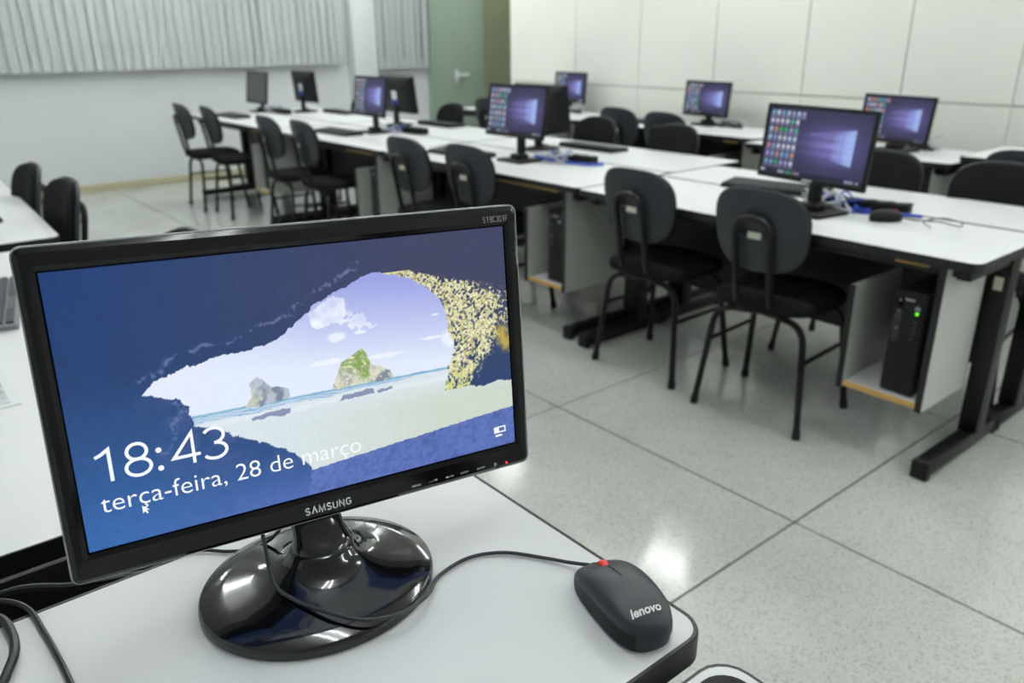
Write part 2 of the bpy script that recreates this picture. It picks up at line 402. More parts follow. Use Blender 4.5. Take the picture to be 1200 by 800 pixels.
# ---------------------------------------------------------------- chairs (local +x is the way the sitter faces)
def backx(z): return -.185-(z-.54)*.19
def make_chair(label, group):
    t = thing('school_chair', label, 'chair', (0, 0, 0), 0, group)
    # seat
    def sup(a, b, n, cx, N=28):
        return [(cx+a*math.copysign(abs(math.cos(q))**(2/n), math.cos(q)), b*math.copysign(abs(math.sin(q))**(2/n), math.sin(q))) for q in [2*PI*j/N for j in range(N)]]
    st = NB(); prof = [(.9, .418), (1., .424), (1.01, .438), (.985, .452), (.9, .461), (.6, .466), (.2, .463)]
    loft(st, [[(x, y, z) for x, y in sup(0.200*k, .195*k, 3.4, .0)] for k, z in prof]); obj('seat', st, 'fabric', t)
    N = 36
    def outline(q, k):
        c, s = math.cos(q), math.sin(q)
        z = .143*math.copysign(abs(s)**(2/2.9), s); y = .171*math.copysign(abs(c)**(2/2.9), c)*(1+.35*z-.6*z*z)
        return y*k, z*k
    def backring(k, off):
        r = []
        for j in range(N):
            y, z = outline(2*PI*j/N, k); zz = .701+z
            r.append((backx(zz)+1.1*y*y+off, y, zz))
        return r
    b = NB(); loft(b, [backring(k, o) for k, o in ((.05, -.010), (.5, -.010), (.9, -.009), (.985, -.005), (1., .0), (.985, .006), (.9, .008), (.05, .008))])
    back = obj('backrest', b, 'shell', t)
    b = NB(); loft(b, [backring(k, o) for k, o in ((.05, .009), (.93, .009), (.975, .014), (.96, .026), (.88, .034), (.5, .037), (.05, .038))])
    obj('back_pad', b, 'fabric', back)
    xs = backx(.69)-.0125
    obj('asset_sticker', B((xs, -.024, .676), (xs+.003, .024, .698)), 'sticker', back)
    ar = NB(); o = -.0245
    pa = [(.02, -.064, .408), (-.165, -.064, .408), (-.2, -.064, .47), (backx(.6)+o, -.064, .6), (backx(.748)+o, -.064, .748),
          (backx(.748)+o, .064, .748), (backx(.6)+o, .064, .6), (-.2, .064, .47), (-.165, .064, .408), (.02, .064, .408)]
    tube(ar, fillet(pa, .06, 6), .0122, 8)
    for sy in (-1, 1): cyl(ar, (backx(.69)-.024, sy*.05, .69), (backx(.69)-.008, sy*.03, .69), .006, 8)
    obj('back_support', ar, 'metal', t)
    for sx in (-1, 1):
        for sy in (-1, 1):
            lg = NB(); tube(lg, fillet([(sx*.178, sy*.207, .012), (sx*.14, sy*.168, .39), (sx*.128, sy*.0, .402)], .07, 7), .0120, 8)
            if sx > 0: cyl(lg, (sx*.137, sy*.12, .398), (sx*.137, sy*.12, .42), .008, 8)
            leg = obj('leg', lg, 'metal', t)
            cp = NB(); tube(cp, [(sx*.179, sy*.208, 0), (sx*.1765, sy*.2055, .03)], .015, 8); obj('foot_cap', cp, 'rubber', leg)
    for sy in (-1, 1):
        rl = NB(); tube(rl, [(-.153, sy*.181, .26), (.153, sy*.181, .26)], .0075, 8); obj('side_rail', rl, 'metal', t)
    return t
chair0 = None
def chair(x, y, rz, label, group, z=0):
    global chair0
    if chair0 is None:
        chair0 = make_chair(label, group); chair0.location = (x, y, z); chair0.rotation_euler = (0, 0, rz)
        return chair0
    c = dup(chair0, (x, y, z), rz, label); c['group'] = group; return c
g1 = 'chairs along the open side of the double row'
chair(2.45, 1.487, R(4), 'black tube-leg chair nearest the camera, tucked in beside the green-lit tower', g1)
chair(2.465, 2.03, R(1), 'black tube-leg chair second from the right, in front of the black desk feet', g1)
chair(2.43, 3.07, R(3), 'black chair with pale sticker just above the right end of big monitor', g1)
chair(2.385, 3.53, R(2), 'black chair left of the one above the big monitor top edge', g1)
chair(2.40, 4.73, R(-3), 'black chair pulled in under the half-hidden purple screen, right of a pair', g1)
chair(2.37, 5.19, R(-2), 'black chair, left of the pair before the dark switched-off screen', g1)
chair(2.37, 6.27, R(-4), 'black chair near the window wall, right of the farthest pair', g1)
chair(2.32, 6.735, R(-3), 'black chair nearest the baseboard of the window wall, leftmost of the row', g1)
g2 = 'chairs on the far side of the double row'
chair(3.14, 1.145, PI+R(6), 'black padded chair back cut by right picture edge, behind the nearest desk', g2, )
chair(3.14, 1.61, PI+R(3), 'black padded chair back just right of the largest background screen', g2)
chair(3.36, 2.92, PI, 'dark chair top in centre of the far desk edge, right of a pair', g2)
chair(3.38, 3.55, PI+R(2), 'dark chair top beside the black monitor back, left of a pair', g2)
chair(3.40, 5.12, PI+R(-2), 'dark chair top in front of the green door', g2)
chair(3.38, 6.45, PI+R(-3), 'small dark chair top below the pillar between two monitors', g2)
g3 = 'chairs facing the cream wall'
chair(4.0, 1.25, R(3), 'black chair with arched tube at right edge, facing the cream wall', g3)
chair(4.36, 3.52, R(2), 'black chair left of the wall-side screen with its arched tube showing', g3)
chair(4.42, 3.99, R(2), 'black chair facing the cream wall, left neighbour of the arched-tube one', g3)
chair(4.36, 5.40, R(8), 'black chair seen edge-on in front of the olive strip', g3)
chair(4.2, 2.38, R(2), 'black chair mostly hidden behind the largest background screen', g3)
g4 = 'chairs at the left row of desks'
chair(.36, 3.235, PI+R(4), 'black padded chair at left edge, nearer of two, with grey rim', g4)
chair(.335, 3.76, PI+R(3), 'black padded chair at left edge, farther of two, by the wall', g4)
chair(.405, 2.09, PI, 'black chair whose top barely shows above the big monitor', g4)

# ---------------------------------------------------------------- screen pictures (vertex colours of flat screens)
def fbm(nx, ny, f, seed, oct=5, gain=.55):
    rs = np.random.RandomState(seed); out = np.zeros((ny, nx)); amp = 1; tot = 0
    for o in range(oct):
        gx, gy = int(f*2**o*16/9)+2, int(f*2**o)+2; g = rs.rand(gy+1, gx+1)
        x = np.linspace(0, gx-1e-6, nx); y = np.linspace(0, gy-1e-6, ny); xi, yi = x.astype(int), y.astype(int)
        fx, fy = x-xi, y-yi; fx = fx*fx*(3-2*fx); fy = fy*fy*(3-2*fy)
        a = g[np.ix_(yi, xi)]; b = g[np.ix_(yi, xi+1)]; c = g[np.ix_(yi+1, xi)]; d = g[np.ix_(yi+1, xi+1)]
        out += amp*((a*(1-fx)+b*fx)*(1-fy)[:, None]+(c*(1-fx)+d*fx)*fy[:, None]); tot += amp; amp *= gain
    return out/tot
def inside(poly, U, V):
    r = np.zeros(U.shape, bool); n = len(poly)
    for i in range(n):
        (x1, y1), (x2, y2) = poly[i-1], poly[i]
        if y1 == y2: continue
        c = ((y1 > V) != (y2 > V)) & (U < (x2-x1)*(V-y1)/(y2-y1)+x1); r ^= c
    return r
def mixc(a, b, t): return a*(1-t[..., None])+np.array(b, float)*t[..., None]
def full(U, c): return np.ones(U.shape+(3,))*np.array(c, float)
def cave_picture(nx, ny):
    U, V = np.meshgrid(np.linspace(0, 1, nx), np.linspace(0, 1, ny))
    n1 = fbm(nx, ny, 6, 1); n2 = fbm(nx, ny, 24, 2, 4); n3 = fbm(nx, ny, 60, 3, 3, .7); n4 = fbm(nx, ny, 12, 4)
    wob = lambda a, s: a+s*(n2-.5)
    Uw, Vw = wob(U, .022), V+.028*(n4-.5)+.012*(n3-.5)
    up = [(.139, .5377), (.1667, .5705), (.2173, .6086), (.2843, .6305), (.3522, .6348), (.4163, .6537), (.4551, .6998), (.4864, .7358), (.5103, .7678), (.5418, .7983), (.5811, .8273), (.613, .8521), (.6371, .8687), (.6645, .8706), (.6992, .8501), (.7384, .8244), (.7699, .7907), (.7973, .7479), (.8168, .7049), (.8276, .6539), (.8334, .5826), (.8395, .5174), (.8372, .4611), (.8265, .4144), (.8201, .3661), (.8117, .3139), (.8807, .3092), (1.01, .305)]
    low = [(.139, .5377), (.1781, .518), (.2078, .489), (.2243, .4519), (.2305, .4056), (.2281, .3749), (.241, .3699), (.2765, .3498), (.3148, .3088), (.3815, .2431), (.4169, .2004), (.4376, .1753), (.4537, .1347), (.46, .0884), (.4537, .04), (.4493, -.01)]
    # sky
    sky = mixc(full(U, (226, 236, 252)), (156, 164, 228), np.clip((V-.5)/.36+(U-.55)*.55, 0, 1))
    sky = mixc(sky, (228, 236, 253), np.clip((.5-U)*3.2, 0, 1))
    cloud = [(.4852, .7171), (.5176, .766), (.5566, .7947), (.5819, .7758), (.5745, .7129), (.6117, .69), (.6527, .6459), (.6094, .6484), (.573, .6872), (.5346, .6781), (.5045, .6735)]
    Uc, Vc = U+.05*(n4-.5), V+.08*(n2-.5)
    sky = mixc(sky, (243, 247, 255), inside(cloud, Uc, Vc)*np.clip(.55+1.2*(n2-.4), 0, 1))
    for cx, cy, a, b in ((.55, .628, .022, .018), (.607, .632, .016, .009), (.797, .657, .012, .005), (.828, .545, .018, .04), (.785, .56, .03, .008), (.52, .533, .04, .012), (.66, .52, .05, .01)):
        d = ((U-cx)/a)**2+((V-cy)/b)**2; sky = mixc(sky, (240, 245, 254), np.clip(1.4-d-1.5*(n2-.5), 0, 1)*.85)
    img = sky
    # sea, beach
    hz = .4205
    sea = full(U, (196, 216, 236)); band = np.sin((V-.36)*560+14*(n1-.5)*3)*.5+.5
    sea = mixc(sea, (92, 150, 190), np.clip((band-.45)*1.6, 0, 1)*np.clip(.4+1.6*(n4-.35), 0, 1)*(V > .385))
    sea = mixc(sea, (120, 175, 208), ((V > .411) & (V < .419)).astype(float)*.8)
    img = np.where((V < hz)[..., None], sea, img)
    sl = .3835+(U-.232)*.04
    sand = mixc(full(U, (218, 229, 236)), (206, 216, 204), np.clip((U-.35)*2.2, 0, 1)*np.clip((.40-V)*8, 0, 1))
    sand = mixc(sand, (232, 238, 246), np.clip(1-abs(V-.372-.02*(n1-.5))/.02, 0, 1)*.7)
    streak = fbm(nx, ny, 4, 9, 4)[:, ::-1]; sand = sand*(1+.035*(n3-.5)[..., None])
    img = np.where((V < sl-.004*np.sin(U*40))[..., None], sand, img)
    for poly in ([(.347, .3682), (.3583, .3771), (.4296, .3772), (.4283, .3577), (.3499, .358)], [(.5468, .3686), (.5557, .3887), (.6312, .3901), (.6299, .3669)], [(.6388, .3819), (.6758, .386), (.6751, .3722), (.6422, .3696)]):
        img = mixc(img, (122, 134, 168), inside(poly, wob(U, .02), wob(V, .02))*.85)
    # rocks in the sea
    big = [(.527, .4156), (.5412, .4719), (.5556, .5208), (.58, .5399), (.6046, .5659), (.6154, .5426), (.6285, .4911), (.6712, .457), (.68, .4195), (.6127, .4161), (.5575, .4153)]
    small = [(.3332, .4127), (.349, .4453), (.3483, .5033), (.365, .5233), (.3813, .5051), (.3935, .4751), (.4114, .4755), (.4302, .4535), (.4295, .4168), (.3856, .4108)]
    rock = full(U, (212, 214, 196)); rock = mixc(rock, (128, 140, 156), np.clip((n2-.42)*5, 0, 1)*np.clip((.52-V)*14, 0, 1))
    rock = mixc(rock, (120, 158, 72), np.clip((V-.455-.35*(n4-.5))*16, 0, 1)*(U < .612+.02*n2)*np.clip(.3+2.2*(n3-.3), 0, 1))
    rock = mixc(rock, (232, 228, 190), np.clip((n3-.6)*6, 0, 1))
    img = np.where(inside(big, wob(U, .012), wob(V, .012))[..., None], rock, img)
    rs = full(U, (186, 194, 204)); rs = mixc(rs, (126, 138, 160), np.clip((n2-.42)*5, 0, 1)); rs = mixc(rs, (226, 228, 200), np.clip((.375-U+.05*(n3-.5))*60, 0, 1)*.7*np.clip((.5-V)*20, 0, 1))
    img = np.where(inside(small, wob(U, .012), wob(V, .012))[..., None], rs, img)
    # shaded foreground sand
    sh = np.interp(U, [0, .4617, .631, .8234, 1.], [.09, .104, .1266, .1532, .1763])
    fg = mixc(full(U, (96, 118, 188)), (80, 102, 168), np.clip((n3-.4)*3, 0, 1)); fg = mixc(fg, (70, 88, 150), np.clip((n4-.62)*8, 0, 1)*.5)
    img = np.where((V < sh+.004*(n2-.5))[..., None], fg, img)
    # the cave mass
    op = inside(up+[(1.01, -.1)]+[(.4493, -.1)]+low[::-1][:-1], Uw, Vw)
    cave = full(U, (40, 66, 113)); cave = mixc(cave, (62, 66, 98), np.clip(U*1.5-.1, 0, 1)*np.clip(V*1.8-.4, 0, 1))
    cave = mixc(cave, (22, 58, 122), np.clip(.35-U, 0, 1)*2.*np.clip(V-.35, 0, 1))
    cave = mixc(cave, (52, 104, 172), np.clip((.62-V)*1.7, 0, 1)*np.clip(1.1-U*1.3, 0, 1)); cave = mixc(cave, (88, 112, 184), np.clip((.22-V)*4, 0, 1)*np.clip(U*2.6, 0, 1)*.9)
    cave *= (.94+.12*n3+.04*(n2-.5))[..., None]
    low_rock = (V < .53) & (U > .1) & (U < .47)
    cave = mixc(cave, (84, 96, 148), low_rock*np.clip((n2-.38)*3, 0, 1)*np.clip((V-.08)*5, 0, 1)*.6*np.clip((U-.1)*8, 0, 1))
    cave = mixc(cave, (40, 66, 122), low_rock*np.clip((n3-.5)*5, 0, 1)*.35*np.clip((V-.05)*6, 0, 1)*np.clip((U-.14)*8, 0, 1))
    ridge = np.interp(U, [.1, .22, .33, .42, .5, .6], [.52, .62, .66, .70, .79, .87])
    cave = mixc(cave, (158, 166, 204), np.clip(1-abs(V-ridge-.10*(n4-.5)-.02)/.016, 0, 1)*np.clip((n3-.42)*5, 0, 1)*(U > .13)*(U < .62)*.55)
    cave = mixc(cave, (140, 150, 190), (V > .30)*(V < .52)*np.clip(1-abs(U-.185-.1*(n4-.5)+.1*(.45-V))/.012, 0, 1)*np.clip((n3-.45)*6, 0, 1)*.6)
    # sunlit speckled rock at the right of the opening
    edge = np.interp(V, [.3, .37, .42, .46, .52, .58, .65, .7, .75, .79, .83, .86], [.81, .82, .826, .837, .84, .833, .828, .817, .797, .77, .735, .70])
    dist = U-edge
    lim = np.interp(V, [.3, .4, .5, .6, .7, .75, .8, .84], [.08, .10, .14, .19, .22, .17, .10, .05])
    lit = np.clip((lim*1.1-dist)/(lim*.5)+.0, 0, 1)*(dist > -.03)*(V < .86)*(V > .29)*(U > .66)
    hf = fbm(nx, ny, 120, 23, 2, .6); spk = np.clip((hf-.5+.36*(lit-.5)+.35*(n3-.5)+.3*(n2-.5))*8, 0, 1)*np.clip(lit*1.8, 0, 1)
    warm = mixc(full(U, (214, 214, 150)), (238, 232, 205), np.clip((fbm(nx, ny, 150, 21, 2)-.4)*4, 0, 1)); warm = mixc(warm, (160, 140, 100), np.clip((fbm(nx, ny, 110, 22, 2)-.55)*6, 0, 1)*.6)
    warm = mixc(warm, (206, 214, 110), np.clip((.42-V)*7, 0, 1)*.6)
    cave = cave*(1-spk[..., None])+warm*spk[..., None]
    cave = mixc(cave, (204, 176, 76), np.clip(1-((U-.985)/.03)**2-((V-.505-(.985-U))/.075)**2-1.2*(n3-.5), 0, 1)*.9)
    img = np.where(op[..., None], img, cave)
    img = np.clip(img+5*(np.random.RandomState(5).rand(ny, nx, 1)-.5), 0, 255)
    return img
def desktop_picture(nx, ny, seed, icons=True):
    U, V = np.meshgrid(np.linspace(0, 1, nx), np.linspace(0, 1, ny)); rs = np.random.RandomState(seed)
    img = mixc(full(U, (48, 46, 72)), (84, 80, 132), np.exp(-((U-.72)/.34)**2-((V-.5)/.38)**2))
    cx, cy = .80, .50
    t = np.clip((.86-U)/.55, 0, 1); fan = abs(V-cy)/(.23+.20*t*0+.02)
    beam = np.clip(1.25-fan, 0, 1)*np.exp(-((U-.76)/.36)**2*1.4)*(.7+.3*np.cos((V-cy)*44))
    img = mixc(img, (148, 144, 220), np.clip(beam, 0, 1)*.9*(U < .875))
    top = .70+(U-.66)*.30; bot = .30-(U-.66)*.30
    win = (U > .675) & (U < .872) & (V < top) & (V > bot)
    g = np.clip((U-.64)/.2, .2, .95)
    img = np.where(win[..., None], mixc(img, (170, 196, 248), g*.85), img)
    cross = win & ((abs(U-.765) < .006) | (abs(V-.5) < .010)); img = mixc(img, (110, 130, 220), cross*.75)
    img = mixc(img, (150, 140, 225), np.clip(1-abs(V-top)/.02, 0, 1)*(U > .45)*(U < .872)*.5)
    if icons:
        pal = [(230, 235, 240), (190, 225, 240), (225, 236, 245), (200, 230, 236), (90, 200, 150), (60, 190, 110), (235, 150, 150), (180, 170, 230), (225, 225, 235), (120, 200, 215), (230, 160, 120), (140, 180, 230)]
        rows = 7
        for r in range(rows):
            for c in range((7, 6, 6, 6, 6, 6, 6)[r]):
                x, y = .045+c*.052, .925-r*.128; q = np.array(pal[rs.randint(len(pal))], float)
                d = np.maximum(abs(U-x)/.017, abs(V-y)/.036); a = np.clip(1.5-d*1.1, 0, 1)*(d < 1.15)
                img = mixc(img, q, a*.92)
                tx = (abs(U-x) < .021) & (abs(V-(y-.058)) < .012); img = mixc(img, (170, 175, 205), tx*.55)
    img = np.where((V < .045)[..., None], mixc(img, (28, 30, 52), np.full(U.shape, .8)), img)
    for k in range(8):
        x = (.012, .035, .20, .235, .285, .32, .355, .39)[k]; d = np.maximum(abs(U-x)/.011, abs(V-.022)/.018)
        img = mixc(img, pal[k] if icons else (200, 205, 230), (d < 1)*.8)
    for x in (.86, .885, .91, .955): img = mixc(img, (215, 220, 245), ((abs(U-x) < .010) & (abs(V-.022) < .012))*.7)
    return img
def screen_mesh(name, w, h, nx, ny, img, ma, parent, z=0):
    U, V = np.meshgrid(np.linspace(-w/2, w/2, nx), np.linspace(-h/2, h/2, ny))
    co = np.stack([U, V, np.full(U.shape, z)], -1).reshape(-1, 3).astype(np.float32)
    i = np.arange((nx-1)*(ny-1)); r, c = i//(nx-1), i % (nx-1); a = r*nx+c
    f = np.stack([a, a+1, a+nx+1, a+nx], -1).astype(np.int32)
    me = bpy.data.meshes.new(name); me.vertices.add(len(co)); me.vertices.foreach_set('co', co.ravel())
    me.loops.add(f.size); me.loops.foreach_set('vertex_index', f.ravel()); me.polygons.add(len(f))
    me.polygons.foreach_set('loop_start', np.arange(0, f.size, 4, dtype=np.int32)); me.update(calc_edges=True)
    s = np.clip(img, 0, 255)/255; l = np.where(s <= .04045, s/12.92, ((s+.055)/1.055)**2.4)
    at = me.color_attributes.new('Col', 'FLOAT_COLOR', 'POINT')
    at.data.foreach_set('color', np.concatenate([l, np.ones(l.shape[:2]+(1,))], -1).astype(np.float32).ravel())
    me.materials.append(M[ma]); o = bpy.data.objects.new(name, me); C.objects.link(o)
    if parent: o.parent = parent
    return o

# ---------------------------------------------------------------- monitors; head frame: x right, y up, z towards the viewer
def head_matrix(center_local, ax, up, no):
    mm = Matrix((Vector(ax), Vector(up), Vector(no))).transposed().to_4x4(); mm.translation = center_local; return mm
def set_local(o, mm): o.matrix_local = mm
def make_monitor_head(t, mm, x0, y0, x1, y1, sw, sh, thick=.03, ma='bezel', rad=.007):
    """front frame and back cover; outer edges x0..x1, y0..y1 about the screen centre"""
    k = 5; out = rrect(x0, y0, x1, y1, rad, k); inn = rrect(-sw/2-.0015, -sh/2-.0015, sw/2+.0015, sh/2+.0015, .0016, k)
    ch = rrect(x0+.004, y0+.004, x1-.004, y1-.004, rad-.002, k)
    bm = NB(); n = len(out)
    lip = rrect(-sw/2-.0055, -sh/2-.0055, sw/2+.0055, sh/2+.0055, .003, k)
    rings = [[(*p, -.012) for p in out], [(*p, -.0015) for p in out], [(*p, .0022) for p in ch], [(*p, .0030) for p in lip], [(*p, .0004) for p in inn], [(*p, -.003) for p in inn]]
    loft(bm, rings, False, False); fr = obj('bezel', bm, ma, t, 30); fr.matrix_local = mm
    bm = NB(); cx, cy = (x0+x1)/2, (y0+y1)/2
    def sc(k_, z): return [(cx+(p[0]-cx)*k_, cy+(p[1]-cy)*k_, z) for p in out]
    loft(bm, [sc(.998, -.012), sc(.985, -.016), sc(.86, -.016-thick*.45), sc(.55, -.016-thick), sc(.1, -.016-thick)]); bc = obj('back_cover', bm, 'matte', t); bc.matrix_local = mm
    return fr, bc
# the big foreground monitor
NZ = .81
base_c = Vector((.2535, .607, NZ))
mon = thing('desktop_monitor', 'large black glossy monitor in foreground showing a cave beach lock screen', 'monitor', base_c)
ax = Vector((.98990537, -.13659871, -.03779077)); up = Vector((.05738189, .14246285, .98813544)); no = Vector((-.12959425, -.98032909, .14886303))
hm = head_matrix(Vector((.28486942, .63192039, 1.01547776))-base_c, ax, up, no)
SW, SH = .4098, .2304
bez, bcov = make_monitor_head(mon, hm, -.2200, -.1408, .2212, .1348, SW, SH, .028)
er = NB(); n_ = rrect(-.2200, -.1408, .2212, .1348, .007, 6); ring_prism(er, rrect(-.2213, -.1416, .2225, .1361, .0082, 6), n_, -.0125, -.002)
er = obj('clear_rim', er, 'clear', mon); er.matrix_local = hm
scr = screen_mesh('screen', SW, SH, 541, 304, cave_picture(541, 304), 'screen', mon); scr.matrix_local = hm
def stroke_text(s_, x0, y0, x1, y1, z, wd):
    arc = lambda cx, cy, rx, ry, a, b, n=14: [(cx+rx*math.cos(R(a+(b-a)*i/n)), cy+ry*math.sin(R(a+(b-a)*i/n))) for i in range(n+1)]
    G = {'1': (.55, [[(.0, .80), (.13, .86), (.30, 1.), (.30, 0)]]), '8': (.62, [arc(.28, .755, .215, .245, 90, 450, 26), arc(.28, .26, .27, .26, 90, 450, 28)]),
         ':': (.32, [[(.07, .10), (.07, .04)], [(.07, .68), (.07, .62)]]), '4': (.70, [[(.62, .27), (.0, .27), (.46, 1.), (.46, 0)]]),
         '3': (.56, [arc(.2, .755, .24, .245, 150, -90, 18)+[(.12, .51)][:0], arc(.2, .26, .28, .255, 90, -150, 20)]),
         'S': (.52, [arc(.21, .755, .21, .245, 20, 270, 16)+arc(.21, .255, .21, .255, 90, -160, 16)]), '9': (.52, [arc(.21, .70, .21, .30, 0, 360, 22), [(.42, .70), (.42, .3)]+arc(.21, .24, .21, .24, 0, -160, 12)]),
         'C': (.52, [arc(.21, .745, .21, .255, 10, 180, 12)+arc(.21, .255, .21, .255, 180, 350, 12)]), '0': (.52, [arc(.21, .745, .21, .255, 0, 180, 12)+arc(.21, .255, .21, .255, 180, 360, 12)+[(.42, .745)]]),
         'A': (.62, [[(0, 0), (.27, 1.), (.54, 0)]]), 'M': (.74, [[(0, 0), (.07, 1.), (.33, .05), (.59, 1.), (.66, 0)]]), 'U': (.58, [[(0, 1.), (0, .3)]+arc(.23, .25, .23, .25, 180, 360, 12)+[(.46, 1.)]]),
         'N': (.62, [[(0, 0), (0, 1.), (.48, 0), (.48, 1.)]]), 'G': (.58, [arc(.24, .72, .24, .28, 25, 180, 10)+arc(.24, .28, .24, .28, 180, 360, 12)+[(.48, .46), (.26, .46)]]),
         'F': (.44, [[(.38, 1.), (0, 1.), (0, 0)], [(0, .52), (.33, .52)]])}
    bm = NB(); x = 0; L = []
    for c in s_:
        adv, st = G[c]; L += [[(x+a, b) for a, b in q] for q in st]; x += adv+(.16 if len(s_) > 5 else .06)
    mx_ = max(p[0] for q in L for p in q)
    for q in L:
        if len(q) == 2 and q[0][0] == q[1][0] and q[0][1]-q[1][1] < .1:
            cx_, cy_ = x0+q[0][0]/mx_*(x1-x0), y0+(q[0][1]-.03)*(y1-y0)
            bm.faces.new([bm.verts.new((cx_+.0024*math.cos(2*PI*i/14), cy_+.0024*math.sin(2*PI*i/14), z)) for i in range(14)]); continue
        P = [Vector((x0+a/mx_*(x1-x0), y0+b*(y1-y0), z)) for a, b in q]; V_ = []
        for i, p in enumerate(P):
            d1 = (P[i]-P[i-1]).normalized() if i else (P[1]-P[0]).normalized(); d2 = (P[i+1]-P[i]).normalized() if i < len(P)-1 else d1
            t = (d1+d2).normalized(); nn = Vector((-t.y, t.x, 0)); k = min(2.6, 1/max(.3, nn.dot(Vector((-d1.y, d1.x, 0)))))
            V_.append((bm.verts.new(p+nn*wd/2*k), bm.verts.new(p-nn*wd/2*k)))
        for a, b in zip(V_, V_[1:]): bm.faces.new((a[0], a[1], b[1], b[0]))
    return bm
def child_text(name, s, x0, y0, x1, y1, z, ma, parent, offset=0., shear=0.):
    o = obj(name, text_bm(s, x0, y0, x1, y1, z, offset, 0, shear), ma, parent); return o
def su(u, v): return (u-.5)*SW, (v-.5)*SH
x0, y0 = su(.0349, .2405); x1, y1 = su(.2885, .3660)
obj('clock_text', stroke_text('18:43', x0+.001, y0+.0008, x1-.001, y1-.0008, .0006, .0028), 'ui', scr)
x0, y0 = su(.0343, .117); x1, y1 = su(.5817, .200)
child_text('date_text', 'terça-feira, 28 de março', x0, y0, x1, y1, .0006, 'ui', scr, -.006)
cx, cy = su(.107, .128); bm = NB(); vs = [bm.verts.new((cx+a, cy+b, .0006)) for a, b in ((0, 0), (0, -.0072), (.0017, -.0056), (.003, -.008), (.0042, -.0074), (.003, -.0050), (.0054, -.0049))]; bm.faces.new(vs); obj('mouse_pointer', bm, 'ui', scr)
cx, cy = su(.955, .064); bm = NB(); box(bm, (cx-.005, cy, .0004), (cx+.0075, cy+.0014, .0006)); box(bm, (cx-.002, cy+.0055, .0004), (cx+.0075, cy+.0068, .0006)); box(bm, (cx+.0062, cy, .0004), (cx+.0075, cy+.0068, .0006)); box(bm, (cx-.0065, cy-.0002, .0004), (cx-.0005, cy+.0064, .0006)); box(bm, (cx-.005, cy-.004, .0004), (cx+.003, cy-.002, .0006)); obj('network_icon', bm, 'ui', scr)
obj('brand_text', stroke_text('SAMSUNG', -.0268, -.1326, .0168, -.1264, .0034, .0014), 'white_ink', bez)
obj('model_text', stroke_text('S19C301F', .1812, .1206, .2090, .1262, .0034, .0008), 'grey_ink', bez)
for s, x in (('MENU', .0857), ('\u25ad/\u25bc', .1048), ('\u25b2/\u2299', .1229), ('\u25a1/\u25b7', .1408), ('AUTO', .1597)):
    child_text('button_text', s, x-.0048, -.1338, x+.0048, -.1316, .0034, 'white_ink', bez, .008)
bm = NB(); ring_prism(bm, [(.1774+.0014*math.cos(a), -.1335+.0018*math.sin(a)) for a in np.linspace(0, 2*PI, 13)[:-1]], [(.1774+.0008*math.cos(a), -.1335+.0011*math.sin(a)) for a in np.linspace(0, 2*PI, 13)[:-1]], .0028, .0034); obj('power_symbol', bm, 'white_ink', bez)
bm = NB(); cyl(bm, (.1912, -.1345, .0026), (.1912, -.1345, .0036), .0013, 12); obj('power_light', bm, 'led_red', bez)
# pedestal
def ell(a, b, z, dx=0, dy=0, N=72): return [(dx+a*math.cos(2*PI*j/N), dy+b*math.sin(2*PI*j/N), z) for j in range(N)]
bm = NB(); A_, B_ = .1105, .0985; mx, my = .010, .013
prof = [(.98, .0), (1., .0015), (1.0, .0065), (.993, .0095), (.975, .0112), (.8, .0142), (.6, .0175), (.45, .0213), (.36, .0265), (.31, .0315), (.285, .0360), (.26, .0385), (.1, .039)]
loft(bm, [ell(A_*k, B_*k, z, mx*(1-k)*1.2, my*(1-k)*1.2) for k, z in prof])
bs = obj('stand_base', bm, 'gloss', mon, 50); bs.rotation_euler = (0, 0, R(-8))
bm = NB(); prof = [(.0300, .0250, .0375, 0), (.0290, .0240, .042, .001), (.0265, .020, .045, .003), (.0245, .0165, .050, .008), (.0235, .014, .068, .0235), (.0235, .013, .10, .032), (.0235, .012, .19, .042)]
loft(bm, [ell(a, b, z, .010, .012+dy, 40) for a, b, z, dy in prof]); nk = obj('stand_neck', bm, 'gloss', mon, 50); nk.rotation_euler = (0, 0, R(-8))
